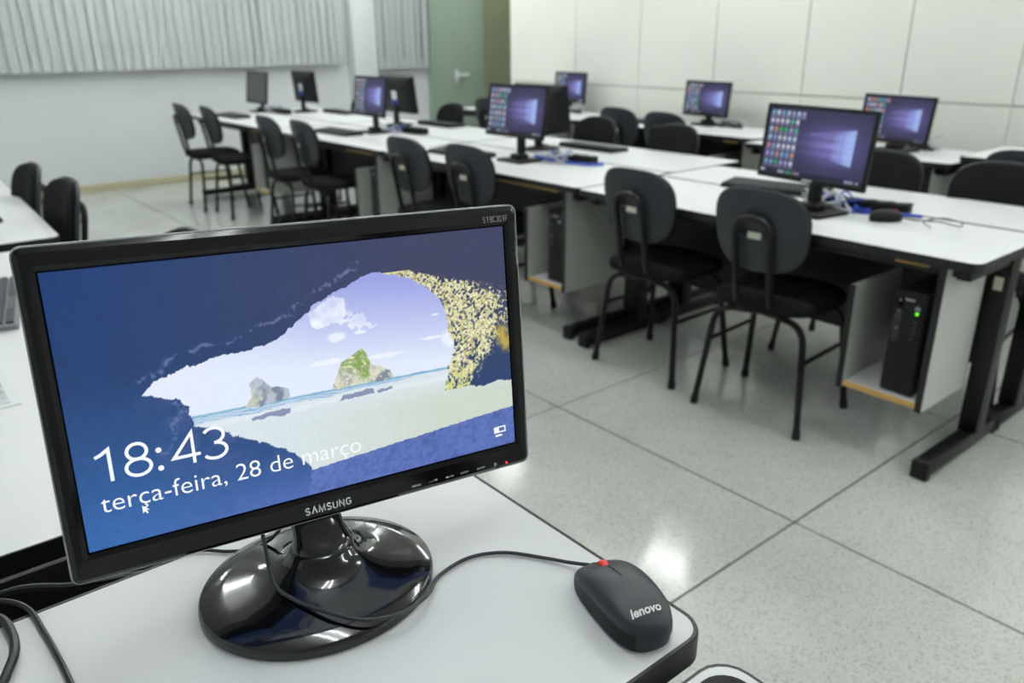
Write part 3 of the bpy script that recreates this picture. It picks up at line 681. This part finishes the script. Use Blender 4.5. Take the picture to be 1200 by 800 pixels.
# background monitors
def base_monitor(name, label, base, center, yaw, tilt, w, h, lit, seed, back=False, kind='slab', group='background computer monitors', logo=False):
    """base, center: points in the room; yaw (deg) of the picture's right-hand direction"""
    t = thing(name, label, 'monitor', (base[0], base[1], base[2]), 0, group)
    b0 = Vector(base); y = R(yaw); T = R(tilt)
    if back: y += PI; T = -T
    rtv = Vector((math.cos(y), math.sin(y), 0)); nr = Vector((math.sin(y), -math.cos(y), 0))
    upv = Vector((0, 0, math.cos(T)))-nr*math.sin(T); nv = rtv.cross(upv)
    mm = head_matrix(Vector(center)-b0, rtv, upv, nv)
    bx, bt, bb = .0135, .0135, .022
    cy = (bb-bt)/2; sw, sh = w-2*bx, h-bt-bb
    # screen centre sits a little above the outline's centre
    mm = mm @ Matrix.Translation((0, cy, 0))
    fr, bc = make_monitor_head(t, mm, -w/2, -h/2-cy, w/2, h/2-cy, sw, sh, .03, 'matte', .006)
    if lit:
        nx, ny = (161, 91) if lit == 2 else (97, 55)
        s = screen_mesh('screen', sw, sh, nx, ny, desktop_picture(nx, ny, seed), 'deskscreen', t); s.matrix_local = mm
    else:
        s = obj('screen', B((-sw/2, -sh/2, -.002), (sw/2, sh/2, 0)), 'offscreen', t); s.matrix_local = mm
    if logo: child_text('brand_text', 'S\u039bMSUNG', -.022, -h/2-cy+.006, .022, -h/2-cy+.015, .0034, 'white_ink', fr, .03)
    d = Vector(center)-b0; hb = d.z-h*.22
    q = d-nv*.045; rz = math.atan2(rtv.y, rtv.x)
    bm = NB(); r2 = Matrix.Rotation(rz, 4, 'Z')
    box(bm, (-.024, -.012, .012), (.024, .012, hb), .004, 2, Matrix.Translation((q.x*.75, q.y*.75, 0)) @ r2)
    obj('stand_neck', bm, 'matte', t)
    bm = NB()
    if kind == 'slab': box(bm, (-.095, -.075, 0), (.095, .085, .014), .004, 2, r2); box(bm, (-.04, -.03, .012), (.04, .035, .04), .008, 2, r2)
    else: loft(bm, [ell(.11*k, .09*k, z) for k, z in ((1, 0), (1, .008), (.9, .012), (.4, .02), (.2, .03))])
    obj('stand_base', bm, 'matte', t)
    if back:
        pb = NB(); box(pb, (-.03, -.035, -.0485), (.03, .025, -.0465)); o = obj('rating_label', pb, 'white_ink', bc)
        pb = NB(); box(pb, (-.04, -.075, -.052), (.04, -.045, -.045), .002); obj('connector_block', pb, 'blue', bc)
    return t
DZ = .7006
base_monitor('desktop_monitor', 'largest background monitor, icons on purple desktop, on the nearest double desk', (2.62, 1.51, DZ), (2.604, 1.521, .938), -99.5, 5.8, .469, .262, 2, 11, kind='slab', logo=True)
base_monitor('desktop_monitor', 'middle background monitor with icons, overlapping a black monitor back', (2.675, 3.21, DZ), (2.659, 3.219, .952), -89.6, 8, .455, .26, 2, 12)
base_monitor('desktop_monitor', 'purple lit monitor without readable icons, left of a monitor back with square label', (2.815, 4.92, DZ), (2.796, 4.932, .940), -91.4, 8, .438, .262, 1, 13)
base_monitor('desktop_monitor', 'dark switched-off monitor farthest left on the double desks', (2.945, 7.13, DZ), (2.926, 7.15, .908), -89.6, 8, .433, .272, 0, 14)
base_monitor('desktop_monitor', 'monitor seen from behind with square white label, below the long blind', (3.232, 6.845, DZ), (3.254, 6.848, .914), -89.4, -4, .429, .263, 0, 15, True, 'oval')
base_monitor('desktop_monitor', 'monitor seen from behind with white label, right of purple screen, before the short blind', (3.2, 5.22, DZ), (3.219, 5.23, .922), -87.7, -6.5, .433, .262, 0, 16, True, 'oval')
base_monitor('desktop_monitor', 'black monitor seen from behind, right of the middle icon screen', (3.08, 3.49, DZ), (3.097, 3.502, .929), -88.4, -7, .428, .258, 0, 17, True, 'oval')
base_monitor('desktop_monitor', 'smallest lit monitor at far end of the cream wall', (4.93, 5.35, DZ), (4.9, 5.20, .882+.015), -96, 5, .434, .25, 1, 18)
base_monitor('desktop_monitor', 'lit monitor in the middle of the cream wall', (4.795, 3.65, DZ), (4.775, 3.66, .882), -98, 6, .44, .238, 1, 19)
base_monitor('desktop_monitor', 'lit monitor at right before the cream wall, partly behind the largest background one', (4.42, 2.10, DZ), (4.40, 2.115, .868), -104, 6, .455, .25, 1, 20)

# ---------------------------------------------------------------- near desk with mouse
nd = thing('side_table', 'white black-edged table in foreground carrying the large monitor and mouse', 'table', (0, 0, 0))
pl = rrect(-.62, .328, .492, .742, .028, 8); inn = rrect(-.6155, .3325, .4875, .7375, .0235, 8)
obj('tabletop', prism(NB(), inn, NZ-.024, NZ), 'laminate', nd)
bm = NB(); n = len(pl)
mid = rrect(-.6185, .3295, .4905, .7405, .0265, 8)
loft(bm, [[(*p, NZ-.026) for p in inn], [(*p, NZ-.026) for p in pl], [(*p, NZ-.002) for p in pl], [(*p, NZ+.0006) for p in mid], [(*p, NZ+.0006) for p in inn]], False, False)
obj('edge_band', bm, 'band', nd, 60)
obj('modesty_panel', B((-.5, .70, .2), (.40, .718, NZ-.03), .002), 'darkpanel', nd)
for x in (-.56, .40):
    bm = NB(); box(bm, (x-.025, .45, .012), (x+.025, .74, .06), .004); box(bm, (x-.03, .56, .058), (x+.03, .62, NZ-.03), .003); lg = obj('leg', bm, 'metal', nd)
    for a in (.446, .716): obj('foot_cap', B((x-.027, a, 0), (x+.027, a+.028, .062), .006), 'rubber', lg)
tr = NB(); box(tr, (-.6, .76, .60), (.36, 1.0, .612), .002); box(tr, (-.6, .752, .60), (.36, .762, .69), .002); box(tr, (-.6, 1.0, .60), (.36, 1.01, .695), .002); box(tr, (-.58, .70, .60), (-.54, .76, .66)); box(tr, (.30, .70, .60), (.34, .76, .66))
obj('gap_darkener', tr, 'darkpanel', nd)  # black tray added so the gap behind the table stays dark

# mouse (local +y is its front)
mcx, mcy = .4490, .3970
ms = thing('computer_mouse', 'charcoal wired mouse with red wheel in foreground on the table corner', 'mouse', (mcx, mcy, NZ), R(-16.5))
ML, MW = .0590, .0315
def mplan(q):
    c, s = math.cos(q), math.sin(q); n = 2.7
    y = ML*math.copysign(abs(s)**(2/n), s); x = MW*math.copysign(abs(c)**(2/n), c)
    wdt = 1-.06*(1-((y+.01)/.05)**2)*(abs(y) < .05)
    return x*wdt, y
def mtop(x, y):
    yy = (y+.008)/.062; ridge = .0365*(1-.62*max(0, yy)**2.0-.62*max(0, -yy)**2.4)
    return max(.006, ridge*(1-.30*abs(x/MW)**2.6))
N = 64
bm = NB(); rings = []
for k, f in ((1.0, .0), (1.0, .45), (.992, .78), (.965, .93), (.9, 1.), (.75, 1.), (.55, 1.), (.35, 1.), (.15, 1.), (.02, 1.)):
    rr_ = []
    for j in range(N):
        x, y = mplan(2*PI*j/N); x, y = x*k, y*k; rr_.append((x*(.93 if f == 0 else 1), y*(.98 if f == 0 else 1), .001+(mtop(x, y)-.001)*f))
    rings.append(rr_)
loft(bm, rings); sh = obj('shell', bm, 'mouse', ms, 70)
# darker side grips
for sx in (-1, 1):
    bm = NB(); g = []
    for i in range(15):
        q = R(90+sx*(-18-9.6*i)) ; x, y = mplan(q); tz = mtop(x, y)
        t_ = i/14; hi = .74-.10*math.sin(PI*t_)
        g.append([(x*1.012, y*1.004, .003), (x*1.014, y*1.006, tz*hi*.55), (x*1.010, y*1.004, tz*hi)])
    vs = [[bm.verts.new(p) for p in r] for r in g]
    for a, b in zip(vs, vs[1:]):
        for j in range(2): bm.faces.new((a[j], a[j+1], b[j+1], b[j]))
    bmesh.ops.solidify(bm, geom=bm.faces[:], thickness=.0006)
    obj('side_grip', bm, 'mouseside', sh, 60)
wz = mtop(0, .034)
bm = NB(); N2 = 20
loft(bm, [[(x, .034+r*math.cos(2*PI*j/N2), wz-.0062+r*math.sin(2*PI*j/N2)) for j in range(N2)] for x, r in ((-.0040, .0078), (-.0032, .0088), (0, .0093), (.0032, .0088), (.0040, .0078))]); obj('scroll_wheel', bm, 'red', ms, 50)
bm = NB()
for a, b in ((.002, .0265), (.0455, .0555)):
    pts = [(0, a+(b-a)*i/8, mtop(0, a+(b-a)*i/8)+.0001) for i in range(9)]; tube(bm, pts, .0006, 6)
obj('button_seam', bm, 'rubber', sh)
t_ = text_bm('lenovo', -.0165, -.0455, .0135, -.0375, 0, .03, 0, .25)
bmesh.ops.subdivide_edges(t_, edges=[e for e in t_.edges if e.calc_length() > .003], cuts=1)
for v in t_.verts:
    v.co = Vector((v.co.x, v.co.y, mtop(v.co.x, v.co.y)+.0005))
lg_ = obj('brand_text', t_, 'white_ink', sh)
# cable of the mouse, over the table and across the pedestal, up behind the screen
def loc2(p): return ms.matrix_world.inverted() @ Vector(p)
bpy.context.view_layer.update()
cpts = [(.4655, .452, NZ+.009), (.455, .474, NZ+.005), (.443, .497, NZ+.003), (.418, .530, NZ+.0028), (.385, .546, NZ+.0028), (.346, .541, NZ+.0030), (.322, .520, NZ+.009), (.303, .509, NZ+.0145), (.279, .503, NZ+.0185), (.251, .514, NZ+.0195), (.229, .545, NZ+.021), (.214, .578, NZ+.0215), (.208, .604, NZ+.027), (.213, .628, NZ+.052), (.218, .648, NZ+.085), (.221, .66, NZ+.13)]
obj('cable', tube(NB(), [loc2(p) for p in spl(cpts, 8)], .0019, 8), 'greycable', ms)

# black cables at the left of the foreground
def cable(label, pts, r, ma='blackcable', name='cable', group=None):
    o = obj(name, tube(NB(), spl(pts, 8), r, 8), ma); o['label'] = label; o['category'] = 'cable'
    if group: o['group'] = group
    return o
cable('thin black cable curving over the table corner at bottom left', [(-.25, .80, NZ+.012), (-.08, .80, NZ+.010), (-.02, .79, NZ+.008), (.012, .771, NZ+.005), (.029, .745, NZ+.0036), (.034, .703, NZ+.0032), (.037, .66, NZ+.0032), (.0385, .62, NZ+.0032), (.04, .55, NZ+.0032)], .0026)
cable('thick black cable looping at lower left picture edge', [(-.25, .795, NZ+.02), (-.08, .785, NZ+.012), (-.02, .768, NZ+.007), (.006, .745, NZ+.0055), (.0115, .715, NZ+.0055), (.0095, .688, NZ+.0055), (.001, .665, NZ+.0055), (-.01, .645, NZ+.0055), (-.05, .60, NZ+.0055)], .0042)
cable('black cable lying along the dark gap behind the foreground table', [(-.4, .87, .70), (-.1, .86, .74), (.013, .838, .78), (.075, .797, .785), (.14, .785, .775), (.22, .80, .73), (.3, .85, .66)], .004)
cable('thin black cable emerging left of the monitor pedestal', [(.285, .705, NZ+.10), (.268, .690, NZ+.06), (.246, .672, NZ+.034), (.226, .690, NZ+.010), (.205, .712, NZ+.003), (.18, .735, NZ+.003), (.15, .757, NZ-.005), (.12, .79, NZ-.08)], .0018)

# ---------------------------------------------------------------- keyboards, mice, towers, cables
def make_keyboard(label, loc, rz, ma='matte', km='key'):
    t = thing('keyboard', label, 'keyboard', loc, rz, 'keyboards')
    bm = NB(); loft(bm, [[(x, y, z0+(y+.075)/.15*dz) for x, y in rrect(-.215*k, -.072*k, .215*k, .072*k, .008, 4)] for k, z0, dz in ((.99, 0, 0), (1, .004, .004), (1, .010, .008), (.985, .013, .009))]); obj('body', bm, ma, t)
    bm = NB()
    for r in range(6):
        n = 18
        for c in range(n):
            x = -.2+c*.4/(n-1); y = -.055+r*.0215; z = .013+(y+.075)/.15*.009
            if r == 0 and 4 <= c <= 9:
                if c == 4: box(bm, (x-.008, y-.008, z-.002), (x+.122, y+.008, z+.006))
                continue
            box(bm, (x-.0088, y-.008, z-.002), (x+.0088, y+.008, z+.006))
    k = obj('keys', bm, km, t); k['kind'] = 'stuff'
    return t
kb0 = make_keyboard('black keyboard lying on the seam behind the largest background screen', (2.93, 1.86, DZ), R(-80))
def kb(label, x, y, rz, z=DZ): return dup(kb0, (x, y, z), rz, label)
kb('black keyboard on the third desk, left of the purple screen', 2.61, 5.06, R(-88))
kb('black keyboard at the left end of the farthest double desk', 2.56, 6.83, R(-90))
kb('black keyboard left of the middle screen stand on second desk', 2.60, 3.62, R(-86))
kb('black keyboard on far side below the black monitor back', 3.30, 3.30, R(90))
kb('black keyboard beyond the monitor back with white label near the green door', 3.42, 5.0, R(90))
kb('black keyboard near the small chair top under the pillar', 3.40, 6.5, R(90))
kb('black keyboard on the wall desk left of the middle wall screen', 4.60, 3.95, R(-90))
kb('black keyboard edge at left picture border near the two padded chairs', .29, 3.54, R(92))
gk = make_keyboard('grey keyboard half hidden behind left side of the big monitor', (.17, 2.22, DZ), R(80), 'greyplastic', 'key')
def make_bgmouse(label, loc, rz):
    t = thing('computer_mouse', label, 'mouse', loc, rz, 'background mice')
    bm = NB(); loft(bm, [[(x*k, y*k, z) for x, y, _ in ell(.031, .056, 0, N=24)] for k, z in ((.94, 0), (1, .01), (.95, .024), (.8, .033), (.45, .038), (.05, .039))]); obj('shell', bm, 'matte', t)
    bm = NB(); loft(bm, [[(x, .03+.006*math.cos(2*PI*j/10), .034+.006*math.sin(2*PI*j/10)) for j in range(10)] for x in (-.003, .003)]); obj('scroll_wheel', bm, 'red', t)
    bm = NB(); tube(bm, spl([(0, .054, .012), (.0, .10, .003), (.03, .17, .003), (.10, .20, .003), (.17, .17, .03), (.19, .10, .05), (.15, .06, .03), (.12, .10, .003)], 5), .002, 6); obj('cable', bm, 'blackcable', t)
    return t
bgm = make_bgmouse('black mouse with looped cable on the nearest double desk', (2.69, 1.27, DZ), R(-132))
dup(bgm, (.155, 2.52, DZ), R(60), 'dark mouse behind top left corner of the big monitor')
# mouse pad on the lower desk corner
pd = obj('mouse_pad', prism(NB(), rrect(.20, -.05, .563, .359, .03, 6), DZ, DZ+.003, .001), 'rubber'); tag(pd, 'dark rounded mouse pad at bottom picture edge below the mouse', 'mouse pad')
ps = obj('paper_sheet', B((-.06, 1.545, DZ), (.133, 1.80, DZ+.0012)), 'white_ink'); obj('print', B((-.05, 1.56, DZ+.0012), (.118, 1.785, DZ+.0015)), 'paper', ps); tag(ps, 'printed paper sheet taped on the left desk beside the big monitor', 'paper')
# desktop towers in the holders
def make_tower(label, loc):
    t = thing('desktop_tower', label, 'computer', loc, 0, 'black desktop towers')
    obj('case', B((.012, -.05, .006), (.30, .05, .335), .003), 'matte', t)
    fp = obj('front_panel', B((0, -.051, .004), (.014, .051, .337), .004), 'matte', t)
    obj('drive_bay', B((-.0006, .018, .17), (.004, .040, .315), .001), 'gloss', fp)
    bm = NB()
    for z in (.305, .27, .215): box(bm, (-.0016, .025, z-.004), (.001, .033, z+.004), .001)
    obj('drive_button', bm, 'greyplastic', fp)
    bm = text_bm('lenovo', -.026, 0, .002, .008, 0, .02)
    for v in bm.verts: v.co = Vector((-.0007, -v.co.x-.012, .308+v.co.y))
    obj('brand_text', bm, 'white_ink', fp)
    bm = NB(); cyl(bm, (-.0016, -.026, .287), (.002, -.026, .287), .009, 16); obj('power_button', bm, 'greyplastic', fp)
    bm = NB()
    for z in (.243, .225, .21): box(bm, (-.0012, -.030, z-.004), (.001, -.018, z+.004), .001)
    for z in (.19,): cyl(bm, (-.0012, -.02, z), (.001, -.02, z), .0045, 10)
    obj('port', bm, 'key', fp)
    for sy in (-1, 1): obj('foot', B((.03, sy*.036-.008, 0), (.28, sy*.036+.008, .0065)), 'rubber', t)
    return t
tl = ['black desktop tower with green power light in the nearest holder at right',
      'black desktop tower just right of the big monitor top corner',
      'black desktop tower in the third desk holder above the big monitor',
      'black desktop tower in the farthest holder near the window wall']
t0 = None
for i in range(4):
    p = (FR+(0 if i == 0 else .015)+.05, YS[i]+.19, .2335)
    if t0 is None: t0 = make_tower(tl[0], p)
    else: dup(t0, p, 0, tl[i])
dup(t0, (4.39, 2.93+.2, .2335), 0, 'black desktop tower in the wall desk holder below the middle wall screen')
bm = NB(); cyl(bm, (-.0022, -.026, .272), (.001, -.026, .272), .0045, 12); obj('power_light', bm, 'led_green', [c for c in kids(t0) if c.name.startswith('front_panel')][0])
# power strips and cable tangles on the seam
def strip(label, x, y, rz, L=.34):
    t = thing('power_strip', label, 'power strip', (x, y, DZ), rz, 'power strips')
    obj('body', B((-L/2, -.026, 0), (L/2, .026, .04), .005), 'matte', t)
    bm = NB()
    for i in range(5): cyl(bm, (-L/2+.05+i*.06, 0, .0395), (-L/2+.05+i*.06, 0, .042), .018, 12)
    obj('socket', bm, 'rubber', t); return t
s0 = strip('black power strip with blue cables by the largest background screen', 2.80, 1.40, R(-78), .3)
for lab, x, y in (('black power strip among blue cables by the middle screen', 2.86, 3.0),
                  ('black power strip among blue cables by the third purple screen', 2.99, 4.72),
                  ('black power strip near the switched-off screen', 3.0, 6.85)): dup(s0, (x, y, DZ), R(-86), lab)
def tangle(label, x, y, ma, seed, n=12, rx=.09, ry=.16, zmax=.05, r=.0035, grp='loose cables on the double desks'):
    rs = random.Random(seed); pts = []
    for i in range(n):
        a = i*2.1+rs.uniform(-.5, .5); k = rs.uniform(.35, 1)
        pts.append((x+rx*k*math.cos(a), y+ry*k*math.sin(a), DZ+r+rs.uniform(.002, zmax)*(i % 2)))
    return cable(label, pts, r, ma, 'cable', grp)
spots = [(2.76, 1.50, 'by the largest background screen'), (2.84, 3.05, 'by the middle background screen'), (2.93, 4.83, 'by the third purple screen'), (3.02, 6.98, 'by the switched-off screen')]
for i, (x, y, wh) in enumerate(spots):
    tangle('blue network cable coiled '+wh, x, y, 'blue', 30+i, 14, .07, .15)
    tangle('white cable heaped '+wh, x-.03, y+.02, 'whitecable', 50+i, 18, .07, .12, .06, .005)
cable('blue cable running along the black power strip on the nearest double desk', [(2.72, 1.56, DZ+.03), (2.745, 1.47, DZ+.006), (2.755, 1.36, DZ+.005), (2.77, 1.27, DZ+.012), (2.83, 1.21, DZ+.005)], .006, 'blue')
cable('blue cable running along the seam by the middle background screen', [(2.72, 3.14, DZ+.03), (2.79, 3.0, DZ+.007), (2.82, 2.86, DZ+.007), (2.88, 2.80, DZ+.007)], .007, 'blue')
for i, (x, y, wh) in enumerate(((4.62, 2.05, 'under the right wall screen'), (4.84, 3.45, 'beside the middle wall screen'), (4.86, 5.05, 'beside the smallest wall screen'))):
    tangle('white cable heaped '+wh, x, y, 'whitecable', 70+i, 12, .05, .16, .10, .004, 'cables on the wall desks')
    tangle('black cable heaped '+wh, x-.05, y-.02, 'blackcable', 80+i, 12, .05, .14, .04, .004, 'cables on the wall desks')
